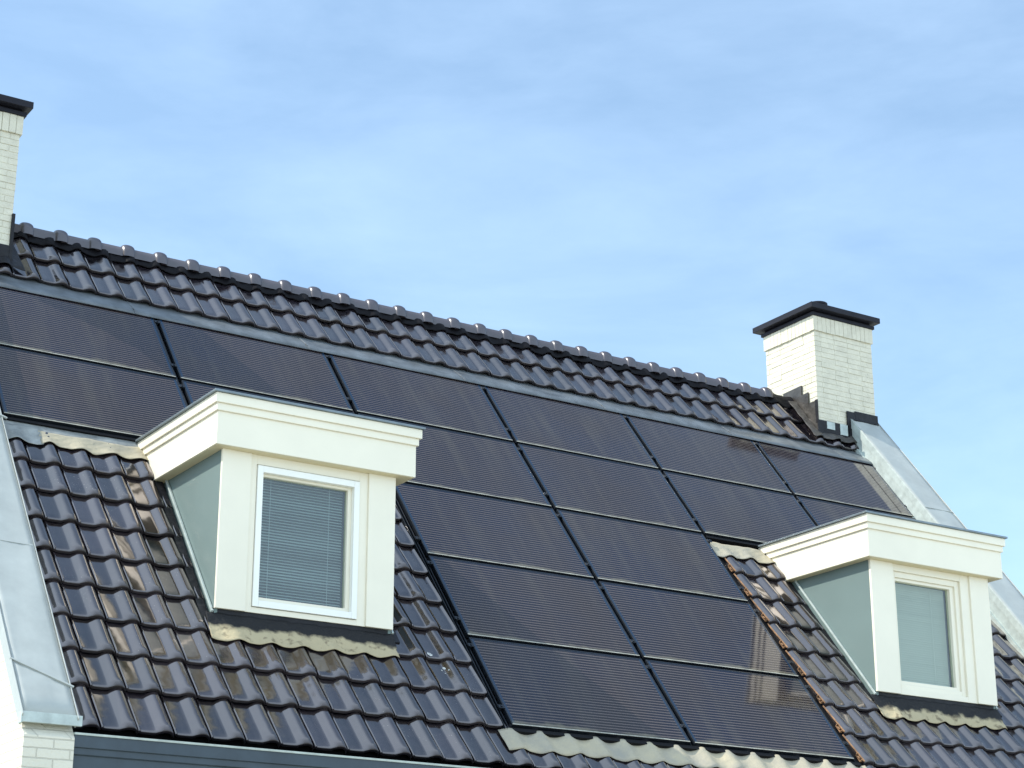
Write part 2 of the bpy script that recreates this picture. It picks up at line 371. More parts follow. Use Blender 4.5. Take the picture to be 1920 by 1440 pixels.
# main courses, left and right of the lower panels
for i, vn in enumerate(COURSES):
    v0 = (COURSES[i-1] if i else 2.25)-.045
    for k in range(0, 42):
        u = U0+PITCH_U*k
        if vn > 5.5: tile(tl, u, v0, vn, PITCH_U, -3.59, 7.05)
        else:
            for lo, hi in ((-3.59, -2.245), (-.725, -.056), (3.602, 4.290), (5.825, 7.05)): tile(tl, u, v0, vn, PITCH_U, lo, hi)
            if vn > 4.5:
                for lo, hi in ((-2.245, -.725), (4.290, 5.825)): tile(tl, u, v0, vn, PITCH_U, lo, hi)
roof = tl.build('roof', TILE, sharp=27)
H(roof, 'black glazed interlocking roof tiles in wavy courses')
def R(o, label=None): return H(o, label, parent=roof)

# structural deck below everything and rear slope
b = MB(); b.rbox(-3.60, 7.04, -1.13, 5.60, -.11, -.075)
R(b.build('roof_deck', TRAY))
b = MB()
def BR(u, v, n): p = RP(u, v, n); return Vector((p.x, 2*AY-p.y, p.z))
for i in range(18):
    vv = -1.12+i*.37; b.box(-3.6, 7.04, vv, vv+.41, -.06, -.03, tf=lambda x, y, z, vv=vv: BR(x, y, z+.03*(y-vv)/.4))
R(b.build('rear_roof_slope', TILE), 'rear slope of black tiles')

# ---- ridge tiles
def ridge_u(k): return -2.122+.3334*k if k <= 7 else .212+.3261*(k-7)
def ridge_cap(u_a, u_b, bump=True):
    mb = MB(); rows = []
    R0 = .067; cy, cz = AY, AZ-.045
    prof_ = [(u_a, R0-.006), (u_a+.02, R0), (u_b-.065, R0)]
    if bump: prof_ += [(u_b+.060*math.sin(q*math.pi/18), R0+.033*math.cos(q*math.pi/18)**.8) for q in range(-8, 9)]
    else: prof_ += [(u_b, R0), (u_b+.003, R0-.012)]
    for uu, r in prof_:
        row = []
        for i in range(-3, 16):
            if i < 0: row.append(Vector((uu, cy-r*1.04, cz-.008+.012*i)))
            elif i > 12: row.append(Vector((uu, cy+r*1.04, cz-.008-.012*(i-12))))
            else:
                a = math.pi*(1-i/12); row.append(Vector((uu, cy+r*1.02*math.cos(a), cz+r*math.sin(a))))
        rows.append(row)
    mb.grid(rows, a=random.uniform(.3, 1)); return mb
for k in range(-3, 26):
    ua, ub = ridge_u(k-1), ridge_u(k)
    if k == -3: ua = -3.05
    if ub < -3.0: continue
    if k == 25: ub = min(ub, 6.42)
    R(ridge_cap(ua, ub).build('ridge_tile', RIDGE, sharp=60))
# black ridge roll dressed down onto the top course
mb = MB(); rows = []
us = [-3.0+i*.02 for i in range(int(9.5/.02)+1)]
for j, (v, n) in enumerate(((-1.13, .055), (-1.07, .045), (-1.02, .028), (-.975, .018), (-.955, .012), (-.95, .004))):
    r = []
    for uu in us:
        s = ((uu-(-2.568-.77*.2648))/.2648) % 1
        h = prof(s) if j > 1 else prof(s)*.4
        r.append(RP(uu, v+.012*math.sin(uu*9)+(.010*math.sin(uu*31) if j > 2 else 0), NB-.028*(-.655-v)/.4+h*.95+n+.003*math.sin(uu*47+j)))
    rows.append(r)
mb.grid(rows)
R(mb.build('ridge_roll', RUBBER, sharp=60, solid=.003), 'black ventilating ridge roll dressed over the top course')

# ---- flashings in the roof plane
def sheet(name, m, u0, u1, v0, v1, nf, label=None, du=.03, nv=8, vf=None, solid=.003):
    mb = MB(); rows = []
    cnt = max(2, int((u1-u0)/du))
    for j in range(nv+1):
        t = j/nv; r = []
        for i in range(cnt+1):
            uu = u0+(u1-u0)*i/cnt; vv = v0+(v1-v0)*t
            if vf: vv = vf(uu, t, vv)
            r.append(RP(uu, vv, nf(uu, vv, t)))
        rows.append(r)
    mb.grid(rows)
    return R(mb.build(name, m, sharp=50, solid=solid), label)
# strip between the top courses and the panels (five lengths with lap joints)
for u0, u1 in ((-3.58, -1.954), (-1.954, -.20), (-.20, 1.535), (1.535, 3.252), (3.252, 4.95), (4.95, 6.55), (6.55, 7.0)):
    sheet('lead_flashing', LEADT, u0, u1+.02, -.36, .072, lambda u, v, t, u0=u0: -.060+.070*min(1, max(0, (v+.235)/.25))**.8+.0015*math.sin(u*5+v*9)+(.002 if u-u0 < .03 else 0)+.0035*math.sin(2*math.pi*(u-.02)/.2648)*(1-t), 'grey metal strip between the tiles and the solar panels', du=.04)
    b = MB(); b.rbox(u0-.003, u0+.003, -.03, .070, .006, .014); R(b.build('flashing_joint', LEADT))
def tile_n(u, v, vn, extra):
    s = ((u-U0)/PITCH_U) % 1
    soft = .0345*(.5-.5*math.cos(2*math.pi*(s-.27)))**1.3
    return NB-(vn-v)*TILT+max(soft, prof(s))+extra
# pale lead dressed over tiles: left, above the left field
def band(name, m, u0, u1, va, vb, vn, amp, lab, seed=0., extra=.012):
    def nf(u, v, t): return tile_n(u, v, vn, extra)*t+(-.025+.004*math.sin(u*13))*(1-t)+.003*math.sin(u*37+v*41+seed)*math.sin(v*60+u*11)
    def vf(u, t, v): return v+amp*t*math.sin(u*11.3+seed)+.006*t*math.sin(u*43+seed)
    return sheet(name, m, u0, u1, va, vb, nf, lab, du=.012, nv=12, vf=vf)
band('lead_flashing', LEADG, -3.585, -3.20, 2.17, 2.395, 2.638, .008, 'grey lead flashing dressed over the tiles beside the left coping', 1.)
band('lead_flashing', LEAD, -3.215, -2.30, 2.21, 2.395, 2.638, .012, 'crumpled beige lead flashing below the upper panels, left of the left dormer', 2.)
band('lead_flashing', LEADC, 3.50, 4.32, 2.18, 2.395, 2.638, .012, 'crumpled pale lead flashing left of the right dormer', 5.)
sheet('lead_flashing', LEADG, -3.585, -2.30, 2.10, 2.25, lambda u, v, t: -.034+.002*math.sin(u*7), 'smooth grey lead below the upper panels')
# pale lead along the foot of the lower panels
def nfl(u, v, t): return tile_n(u, v, 5.628, .010 if t < .97 else .004)+.0015*math.sin(u*33+v*50)
sheet('lead_flashing', LEADC, -.10, 3.60, 5.235, 5.47, nfl, 'pale lead dressed over the tile waves at the foot of the solar panels', du=.010, nv=8,
      vf=lambda u, t, v: v+.012*t*math.sin((u-U0)/PITCH_U*2*math.pi+4.2)+.006*t*math.sin(u*7.7))
# black tray beneath the panels
b = MB(); b.rbox(-3.59, 7.0, .0, 2.135, -.066, -.052); b.rbox(-.07, 3.60, 2.135, 5.262, -.066, -.052)
b.rbox(-3.59, -.06, 2.092, 2.125, -.05, -.016); b.rbox(3.53, 7.0, 2.092, 2.125, -.05, -.016); b.rbox(-.03, 3.53, 5.225, 5.262, -.05, -.014)
R(b.build('panel_tray', TRAY), 'black plastic tray under the solar panels')
# side channels next to the tiles
b = MB(); b.rbox(-.052, -.046, 2.15, 5.24, -.05, -.006)
R(b.build('side_channel', ALU, bevel=.002), 'dark metal channel along the left edge of the lower panels')
# bare clay edge of the cut tiles with their clips
for i, vn in enumerate(COURSES[:-1]):
    v0 = COURSES[i-1] if i else 2.40
    mb = MB()
    n0 = NB-(vn-v0)*TILT+.015; n1 = NB+.015
    mb.add([RP(3.592, v0, n0), RP(3.592, vn, n1), RP(3.592, vn, n1-.009), RP(3.592, v0, n0-.009),
            RP(3.601, v0, n0), RP(3.601, vn, n1), RP(3.601, vn, n1-.009), RP(3.601, v0, n0-.009)],
           [(0, 1, 2, 3), (7, 6, 5, 4), (0, 4, 5, 1), (2, 6, 7, 3), (1, 5, 6, 2), (0, 3, 7, 4)])
    # clip: small open loop
    for a0, a1, d0, d1 in ((-.11, -.03, -.040, -.036), (-.11, -.105, -.040, -.012), (-.03, -.025, -.040, -.012), (-.085, -.055, -.028, -.024)):
        mb.rbox(3.578, 3.596, vn+a0, vn+a1, n1+d0, n1+d1)
    R(mb.build('tile_edge', CLAY), 'orange bare clay edge of a cut tile with its clip')

# bird droppings on two tiles below and right of the left dormer
for bu, bv, br_ in ((-.42, 4.445, .022), (-.335, 4.575, .013), (-.36, 4.60, .008), (-.31, 4.61, .007), (-1.53, 4.79, .013), (-.345, 4.64, .006)):
    mb = MB(); rows = [[], []]
    for i in range(14):
        a = 2*math.pi*i/14; q = br_*random.uniform(.6, 1.15)
        for k, f in enumerate((1., .35)):
            uu, vv = bu+q*f*math.cos(a), bv+q*f*1.3*math.sin(a)
            vn = next(c for c in COURSES if c > vv); s_ = ((uu-U0)/PITCH_U) % 1
            rows[k].append(RP(uu, vv, NB-(vn-vv)*TILT+prof(s_)+.0022+.002*k))
    mb.grid(rows, closed=True); mb.add(rows[1], [tuple(range(14))], sm=True)
    R(mb.build('bird_dropping', DROP), 'dried white bird dropping on a tile')

# ---- copings on the gable parapets
def coping(u0, u1, drip_left, end_v, start_v):
    root = MB()
    nT = .16
    # top sheet with a gentle cushion
    rows = []
    for j in range(41):
        v = start_v+(end_v-start_v)*j/40
        rows.append([RP(u0+(u1-u0)*i/8, v, nT+.0025*math.sin(v*3.1+i)+.0018*math.sin(v*9+i*2.0)) for i in range(9)])
    root.grid(rows)
    return root
for side, (u0, u1) in (('left', (-3.955, -3.60)), ('right', (7.0, 7.425))):
    ev = 5.745
    sv = -1.15 if side == 'left' else -1.0
    cp = H(coping(u0, u1, True, ev, sv).build('coping', ZINC if side == 'left' else ZINC, sharp=60, solid=.004),
           'grey zinc coping on the %s gable parapet' % side)
    b = MB()
    b.rbox(u0-.012, u0-.004, sv, ev+.03, .085, .172); b.rbox(u1+.0035, u1+.011, sv, ev+.03, .085, .168)
    H(b.build('coping_edge', ZINC, bevel=.002), parent=cp)
    b = MB(); b.rbox(u0+.01, u1-.01, sv, ev-.01, .04, .152)
    H(b.build('coping_core', ZINCI), parent=cp)
    if side == 'left':
        for (ua, va), (ub, vb), hh in (((-3.968, 5.249), (-3.575, 5.478), .012), ((-3.955, 3.965), (-3.602, 3.986), .003), ((-3.96, 2.15), (-3.555, 2.405), .012)):
            d = Vector((ub-ua, vb-va)).normalized()*.007; px_, pv_ = -d.y, d.x
            mb = MB(); vs = []
            for n in (.16, .163+hh):
                vs += [RP(ua-px_, va-pv_, n), RP(ub-px_, vb-pv_, n), RP(ub+px_, vb+pv_, n), RP(ua+px_, va+pv_, n)]
            mb.add(vs, [(3, 2, 1, 0), (4, 5, 6, 7), (0, 1, 5, 4), (1, 2, 6, 5), (2, 3, 7, 6), (3, 0, 4, 7)])
            H(mb.build('coping_seam', ZINC, bevel=.002), parent=cp)
        b = MB(); b.box(-3.958, -3.562, -3.768, -3.742, -4.412, -4.345); b.box(-3.968, -3.958, -3.768, -3.70, -4.418, -4.345)
        H(b.build('coping_end_cap', ZINCI, bevel=.002), 'bent zinc cap closing the lower end of the coping', parent=cp)
    else:
        # inner upstand: two folds of weathered zinc facing the tiles
        b = MB(); b.rbox(6.985, 6.992, -.95, 5.6, -.03, .095); H(b.build('coping_upstand', ZINCI), parent=cp)
        b = MB(); b.rbox(6.955, 6.986, -.60, 5.6, -.05, -.008); H(b.build('coping_upstand', ZINCI), parent=cp)
        b = MB(); b.rbox(6.976, 6.984, -.95, 5.6, .092, .168); H(b.build('coping_lip', ZINCI, bevel=.002), parent=cp)
        for v in (1.05, 3.1):
            b = MB(); b.rbox(7.0, 7.425, v, v+.012, .160, .168); H(b.build('coping_seam', ZINC), parent=cp)

# ---- gutter
gp = [(-3.742, -4.462), (-3.742, -4.540), (-3.728, -4.546), (-3.728, -4.584), (-3.712, -4.592), (-3.712, -4.78), (-3.44, -4.78), (-3.44, -4.72),
      (-3.70, -4.72), (-3.70, -4.60), (-3.725, -4.56), (-3.725, -4.462)]
b = MB(); b.prism(gp, 'x', -3.598, 7.04)
gut = H(b.build('gutter', GUTT, bevel=.002), 'dark blue grey moulded box gutter under the eaves')
b = MB(); b.prism([(-3.756, -4.450), (-3.720, -4.446), (-3.716, -4.458), (-3.728, -4.461), (-3.752, -4.464)], 'x', -3.600, 7.04)
H(b.build('gutter_lip', ZINCI, bevel=.002), 'pale zinc lip along the gutter', parent=gut)
b = MB(); b.box(-3.598, 7.04, -3.46, -3.44, -4.70, -4.42); H(b.build('gutter_back', TRAY), parent=gut)
for i in range(9):
    xx = -2.25+i*1.15+random.uniform(-.05, .05)
    b = MB(); b.box(xx, xx+.012, -3.735, -3.45, -4.462, -4.457); b.box(xx+.09, xx+.102, -3.735, -3.45, -4.462, -4.457)
    H(b.build('gutter_bracket', ZINCD), parent=gut)

# ---- chimneys
def brick_course_box(mb, x0, x1, y0, y1, z0, z1, k, BL=.205, J=.0032, D=.09):
    off = (k % 2)*.5*BL
    def run(a0, a1, fn):
        a = a0-off if off else a0
        cur = a0
        nxt = a0+(BL-off if off else BL)
        while cur < a1-.01:
            e = min(nxt, a1)
            if a1-e < .05: e = a1
            fn(cur, e); cur = e; nxt = e+BL
    zz0, zz1 = z0+J, z1
    xa, xb = (x0, x1) if k % 2 else (x0+D, x1-D)
    ya, yb = (y0+D, y1-D) if k % 2 else (y0, y1)
    j = lambda: random.uniform(-.0025, .0025)
    def fr(a, e):
        q = j(); w = random.uniform(-.0015, .0015); mb.box(a+.0006, e-.0006, y0+q, y0+D, zz0+w, zz1+w)
        q = j(); mb.box(a+J/2, e-J/2, y1-D, y1+q, zz0, zz1)
    def sd_(a, e):
        q = j(); w = random.uniform(-.0015, .0015); mb.box(x0+q, x0+D, a+.0006, e-.0006, zz0+w, zz1+w)
        q = j(); mb.box(x1-D, x1+q, a+J/2, e-J/2, zz0, zz1)
    run(xa, xb, fr); run(ya, yb, sd_)
def chimney(x0, label):
    y0 = .285; x1 = x0+.893; y1 = y0+.873
    zb, zs, zt = -.35, 1.593, 1.775
    mb = MB(); n = int((zs-zb)/.0625)
    for k in range(n):
        z1 = zs-k*.0625
        brick_course_box(mb, x0, x1, y0, y1, z1-.0625, z1, k)
    br = H(mb.build('chimney', BRICKP, bevel=.0035), label)
    mb = MB(); mb.box(x0+.006, x1-.006, y0+.006, y1-.006, zb, zt-.01); H(mb.build('mortar_core', BRICKP), parent=br)
    # soldier course, standing proud
    mb = MB(); P = .018; w = .0645
    for ax in (0, 1):
        a0, a1 = (x0-P, x1+P) if ax == 0 else (y0-P+.07, y1+P-.07)
        c = int(round((a1-a0)/w)); st = (a1-a0)/c
        for i in range(c):
            a = a0+i*st+.0015; e = a0+(i+1)*st-.0015; q = random.uniform(-.003, .003); q2 = random.uniform(-.003, .003); zr = random.uniform(-.002, .002)
            if ax == 0: mb.box(a, e, y0-P+q, y0+.068, zs+zr, zt); mb.box(a, e, y1-.068, y1+P+q2, zs+zr, zt)
            else: mb.box(x0-P+q, x0+.068, a, e, zs+zr, zt); mb.box(x1-.068, x1+P+q2, a, e, zs+zr, zt)
    H(mb.build('soldier_course', BRICKP, bevel=.003), 'band of upright white bricks under the cap', parent=br)
    b = MB(); b.box(x0-.036, x1+.036, y0-.036, y1+.036, zt, zt+.040); b.box(x0+.0, x1-.0, y0+.0, y1-.0, zt+.040, zt+.085)
    b.box(x0-.105, x1+.07, y0-.105, y1+.105, zt+.062, zt+.128)
    H(b.build('chimney_cap', CAPM, bevel=.004), 'flat black chimney cap', parent=br)
    mb = MB(); cx, cy = x0+.435, y0+.40; rows = []
    for r, z in ((.118, zt+.12), (.118, zt+.335), (.124, zt+.34), (.124, zt+.362), (.110, zt+.367), (.104, zt+.355), (.104, zt+.20), (.001, zt+.20)):
        rows.append([Vector((cx+r*math.cos(2*math.pi*i/32), cy+r*math.sin(2*math.pi*i/32), z)) for i in range(32)])
    mb.grid(rows, closed=True); H(mb.build('flue_pot', CAPM, sharp=40), 'short round black flue outlet', parent=br)
    return br
ch = chimney(6.5, 'white painted brick chimney at the right end of the ridge')
b = MB()  # stepped side flashing
b.prism([(.853, .965), (.529, .977), (.532, .857), (.418, .863), (.420, .700), (.409, .728), (.270, .726), (.270, .20), (.60, .35), (.86, .80)], 'x', 6.476, 6.492)
H(b.build('stepped_flashing', SOAK), 'stepped dark lead flashing on the sunlit chimney side', parent=ch)
b = MB(); b.box(6.470, 6.945, .262, .276, .20, .495); b.box(6.925, 7.05, .262, .276, .20, .672); b.box(7.05, 7.405, .262, .276, .58, .690); b.box(6.468, 6.482, .258, .30, .46, .735)
H(b.build('front_flashing', BLACK, bevel=.003), 'black lead upstand across the chimney front', parent=ch)
for q in ((6.60, 6.72, .256, .2605, .40, .488), (6.80, 6.915, .256, .2605, .36, .49)):  # bright reflections on the black lead, built as pale plates
    b = MB(); b.box(*q); H(b.build('flashing_glint', ZINCI), parent=ch)
# aprons on the tiles by the right chimney
def rpoly(name, m, pts, label, n0=.02, lift=.03):
    mb = MB(); poly = pts
    # fan grid between upper and lower edge lists
    up_, lo_ = poly; rows = []
    for j in range(9):
        t = j/8; r = []
        for i in range(41):
            q = i/40; a = interp2(up_, q); c = interp2(lo_, q)
            u = a[0]+(c[0]-a[0])*t; v = a[1]+(c[1]-a[1])*t
            s = ((u-(-2.568-.77*.2648))/.2648) % 1
            r.append(RP(u, v, NB+prof(s)*.9*(t**.7)+n0+lift*(1-t)*.4+.003*math.sin(u*40+v*31)))
        rows.append(r)
    mb.grid(rows); return R(mb.build(name, m, sharp=60, solid=.003), label)
def interp2(pts, q):
    x = q*(len(pts)-1); i = min(int(x), len(pts)-2); t = x-i
    return (pts[i][0]+(pts[i+1][0]-pts[i][0])*t, pts[i][1]+(pts[i+1][1]-pts[i][1])*t)
rpoly('side_soaker', SOAK, ([(6.36, -1.02), (6.36, -.80), (6.36, -.56), (6.355, -.32)], [(6.52, -1.00), (6.55, -.80), (6.60, -.58), (6.60, -.33)]), 'dark lead soaker beside the right chimney')
rpoly('front_apron', SOAK, ([(6.56, -.43), (6.8, -.44), (7.0, -.50), (7.02, -.62)], [(6.36, -.315), (6.6, -.325), (6.84, -.33), (7.0, -.335)]), 'dark lead apron before the right chimney', n0=.024)
b = MB(); b.rbox(6.985, 7.40, -.70, -.60, .162, .172); R(b.build('coping_flashing', BLACK))
chl = chimney(-3.943, 'white painted brick chimney at the left end of the ridge')
b = MB(); b.box(-3.95, -3.04, .262, .276, .20, .485); b.box(-3.062, -3.034, .258, .34, .20, .80); b.box(-3.05, -3.034, .34, .46, .5, .86)
H(b.build('front_flashing', BLACK, bevel=.003), 'black lead upstand across the chimney front', parent=chl)
rpoly('front_apron', BLACK, ([(-3.5, -.44), (-3.3, -.44), (-3.15, -.50), (-2.99, -.95)], [(-3.55, -.33), (-3.3, -.345), (-3.1, -.33), (-2.92, -.31)]), 'black lead apron before the left chimney', n0=.026)

# ---- dormers
def dormer(X0, X1, bx0, bx1, pil, sash, label, recessed, slat_tilt, slat_pitch):
    ZB, YF, YB = -2.062, -2.842, -2.744
    root = MB()   # the roof box (fascia)
    root.box(X0, X1, YF, -1.30, ZB, -1.802)
    d = H(root.build('dormer', WHITE, bevel=.003), label)
    P_ = lambda o, lb=None: H(o, lb, parent=d)
    b = MB(); b.box(X0-.016, X1+.018, YF-.017, -1.28, -1.802, -1.744); P_(b.build('moulding', WHITE, bevel=.004))
    b = MB(); b.box(X0-.032, X1+.038, YF-.034, -1.26, -1.744, -1.668); P_(b.build('moulding', WHITE, bevel=.004))
    b = MB(); b.box(X0-.052, X1+.058, YF-.052, -1.20, -1.667, -1.648); P_(b.build('roof_edge', ZINCD, bevel=.003), 'thin grey metal edge of the flat dormer roof')
    b = MB(); b.box(X0-.02, X1+.02, YF-.02, -1.18, -1.6475, -1.640); P_(b.build('flat_roof', LEADG))
    # soffit board slightly inside
    b = MB(); b.box(X0+.012, X1-.012, YF+.012, -1.62, ZB-.004, ZB-.001); P_(b.build('soffit', SOFF))
    # cheeks
    for s, xc in ((-1, bx0), (1, bx1)):
        a, c = (xc+.004, xc+.03) if s < 0 else (xc-.03, xc-.004)
        b = MB(); b.prism([(YB+.011, ZB-.004), (-1.58, ZB-.004), (-1.60, -2.02-.10), (YB+.011, -3.42)], 'x', a, c); P_(b.build('cheek', CHEEK), 'smooth grey green side cheek')
        # cover trim along the foot of the cheek
        mb = MB(); x_a, x_b = (xc-.020, xc-.002) if s < 0 else (xc+.002, xc+.020)
        mb.box(x_a, x_b, 2.62, 4.30, .012, .030, tf=RP); P_(mb.build('cheek_trim', ZINCI, bevel=.002), 'pale metal trim where the cheek meets the tiles')
        mb = MB(); x_a, x_b = (xc-.085, xc-.018) if s < 0 else (xc+.018, xc+.085)
        mb.box(x_a, x_b, 2.40, 4.34, -.05, .004, tf=lambda x, y, z: RP(x, y, z-.03)); P_(mb.build('side_gutter', BLACK), 'black lead valley beside the cheek')
    # pillars
    b = MB(); b.box(bx0, pil[0], YB-.018, YB+.010, -3.291, ZB-.004); P_(b.build('corner_board', WHITE, bevel=.003), 'wide white board left of the window')
    b = MB(); b.box(pil[1], bx1, YB-.018, YB+.010, -3.291, ZB-.004); P_(b.build('corner_board', WHITE, bevel=.003), 'wide white board right of the window')
    # fixed frame around the opening
    sx0, sx1, sz1, sz0 = sash
    yf = YB
    b = MB()
    b.box(pil[0], sx0, yf, yf+.06, -3.290, ZB-.004); b.box(sx1, pil[1], yf, yf+.06, -3.290, ZB-.004)
    b.box(sx0, sx1, yf+.001, yf+.06, sz1, ZB-.004); b.box(sx0, sx1, yf+.001, yf+.06, -3.290, sz0)
    P_(b.build('window_surround', WHITE, bevel=.002))
    fw = .047
    if not recessed:
        ys, yd = yf-.014, yf+.035
        b = MB(); g_ = .004
        ax0, ax1, az0, az1 = sx0+g_, sx1-g_, sz0+g_, sz1-g_-.003
        b.box(ax0, ax0+fw, ys, yd, az0, az1); b.box(ax1-fw, ax1, ys, yd, az0, az1)
        b.box(ax0+fw, ax1-fw, ys+.0005, yd, az1-fw-.004, az1); b.box(ax0+fw, ax1-fw, ys+.0005, yd, az0, az0+fw+.002)
        P_(b.build('window_frame', WHITEF, bevel=.003), 'proud white outer sash frame')
        ix0, ix1, iz0, iz1 = ax0+fw, ax1-fw, az0+fw+.002, az1-fw-.004
        b = MB(); f2 = .034
        b.box(ix0, ix0+f2*.5, yd-.006, yd+.05, iz0, iz1); b.box(ix1-f2, ix1, yd-.006, yd+.05, iz0, iz1)
        b.box(ix0, ix1, yd-.0055, yd+.05, iz1-.022, iz1-.0005); b.box(ix0, ix1, yd-.0055, yd+.05, iz0+.0005, iz0+f2)
        P_(b.build('inner_sash', WHITE, bevel=.003), 'recessed cream inner sash')
        gx0, gx1, gz0, gz1, yg = ix0+f2*.5, ix1-f2, iz0+f2, iz1-.022, yd+.022
    else:
        ys, yd = yf+.022, yf+.05
        b = MB()
        b.box(sx0, sx0+.030, ys, yd+.05, sz0, sz1); b.box(sx1-.055, sx1, ys, yd+.05, sz0, sz1)
        b.box(sx0+.03, sx1-.055, ys+.0005, yd+.05, sz1-.055, sz1); b.box(sx0+.03, sx1-.055, ys+.0005, yd+.05, sz0, sz0+.050)
        P_(b.build('window_frame', WHITE, bevel=.003), 'cream window frame set back in the opening')
        ax0, ax1, az0, az1 = sx0+.030, sx1-.055, sz0+.050, sz1-.055
        b = MB(); b.box(ax0, ax0+.012, yd-.01, yd+.05, az0, az1); b.box(ax1-.050, ax1, yd-.01, yd+.05, az0, az1)
        b.box(ax0, ax1, yd-.0095, yd+.05, az1-.030, az1-.0005); b.box(ax0, ax1, yd-.0095, yd+.05, az0+.0005, az0+.035)
        P_(b.build('inner_sash', WHITE, bevel=.003), 'cream inner sash')
        gx0, gx1, gz0, gz1, yg = ax0+.012, ax1-.050, az0+.035, az1-.030, yd+.022
    b = MB(); b.box(gx0-.005, gx1+.005, yg, yg+.004, gz0-.005, gz1+.005); P_(b.build('window_glass', GLASS), 'reflecting window pane')
    # slatted blind behind the pane
    yb_ = yg+.045; b = MB(); z = gz1-.01; tilt0 = slat_tilt; w2 = .0125 if recessed else .0105
    while z > gz0-.02:
        slat_tilt = tilt0+random.uniform(-.05, .05)+(0 if recessed else .10*math.sin(z*23)); dy, dz = w2*math.cos(slat_tilt), w2*math.sin(slat_tilt); xa, xb = gx0-.02, gx1-.012
        b.add([(xa, yb_-dy, z-dz), (xb, yb_-dy, z-dz), (xb, yb_, z+.002), (xa, yb_, z+.002), (xa, yb_+dy, z+dz), (xb, yb_+dy, z+dz)], [(0, 1, 2, 3), (3, 2, 5, 4)])
        z -= slat_pitch
    for q in ((.13, .82) if not recessed else (.05, .72)):
        xx = gx0+(gx1-gx0)*q; b.box(xx-.002, xx+.002, yb_-.015, yb_-.0135, gz0-.02, gz1)
    P_(b.build('window_blind', BLIND if recessed else BLINDA), 'lowered slatted blind, %s' % ('slats half open' if not recessed else 'slats closed'))
    b = MB(); b.box(gx0-.15, gx1+.15, yg+.10, yg+.11, gz0-.02, gz1+.05); b.box(gx0-.05, gx0-.04, yg+.006, yg+.1, gz0-.05, gz1+.05); b.box(gx1+.04, gx1+.05, yg+.006, yg+.1, gz0-.05, gz1+.05)
    P_(b.build('room_interior', DARKIN), 'dim room behind the blind')
    # lead apron below the body
    b = MB(); b.box(bx0-.01, bx1+.005, YB+.012, YB+.022, -3.45, -3.288); P_(b.build('upstand', BLACK), 'black lead upstand below the window')
    def nf(u, v, t): 
        fold = .0035*math.sin(u*37+v*41)*math.sin(v*60+u*11)
        return (tile_n(u, v, 4.848, .012)*t+(.012)*(1-t))+fold
    vf = lambda u, t, v: v+.012*t*math.sin((u-U0)/PITCH_U*2*math.pi+4.2)-.03*t*((u-bx0)/(bx1-bx0))
    mb = MB(); rows = []
    for j in range(15):
        t = j/14; r = []
        for i in range(131):
            u = bx0-.06+(bx1-bx0+.08)*i/130; v = 4.30+(4.565-4.30)*t; v = vf(u, t, v); r.append(RP(u, v, nf(u, v, t)))
        rows.append(r)
    mb.grid(rows)
    P_(mb.build('apron_flashing', APRON, sharp=60, solid=.003), 'wavy beige lead apron dressed over the tiles below the dormer')
    return d
def apron_mat():
    m = mat('apron_lead', (.44, .37, .24), .7, spec=.2, bump=(24, .010)); t = m.node_tree; b = t.nodes['Principled BSDF']
    c = N(t, 'ShaderNodeTexCoord'); sp = N(t, 'ShaderNodeSeparateXYZ'); t.links.new(c.outputs['Object'], sp.inputs[0])
    # grey painted upper part giving way to bare beige at an irregular line (real position on the sheet)
    n = N(t, 'ShaderNodeTexNoise'); n.inputs['Scale'].default_value = 8; n.inputs['Detail'].default_value = 6; t.links.new(c.outputs['Object'], n.inputs['Vector'])
    a = N(t, 'ShaderNodeMath', operation='MULTIPLY_ADD'); a.inputs[1].default_value = .16; t.links.new(n.outputs[0], a.inputs[0]); t.links.new(sp.outputs[2], a.inputs[2])
    r = N(t, 'ShaderNodeMapRange'); r.inputs[1].default_value = -3.375; r.inputs[2].default_value = -3.335; t.links.new(a.outputs[0], r.inputs[0])
    n2 = N(t, 'ShaderNodeTexNoise'); n2.inputs['Scale'].default_value = 13; n2.inputs['Detail'].default_value = 5; t.links.new(c.outputs['Object'], n2.inputs['Vector'])
    rr = N(t, 'ShaderNodeValToRGB'); e = rr.color_ramp.elements; e[0].position = .34; e[1].position = .44; e[0].color = (.20, .16, .10, 1); e[1].color = (.43, .36, .225, 1)
    t.links.new(n2.outputs[0], rr.inputs[0])
    mx_ = N(t, 'ShaderNodeMixRGB'); mx_.inputs[2].default_value = (.018, .018, .019, 1); t.links.new(r.outputs[0], mx_.inputs[0]); t.links.new(rr.outputs[0], mx_.inputs[1]); t.links.new(mx_.outputs[0], b.inputs['Base Color'])
    return m
APRON = apron_mat()
dormer(-2.324, -.599, -2.233, -.733, (-1.990, -.972), (-1.936, -1.048, -2.140, -3.248), 'white flat roofed dormer on the left, its blind half open', False, math.radians(40), .0225)
dormer(4.216, 5.940, 4.300, 5.815, (4.578, 5.568), (4.604, 5.455, -2.130, -3.240), 'white flat roofed dormer on the right, its blind closed', True, math.radians(70), .021)

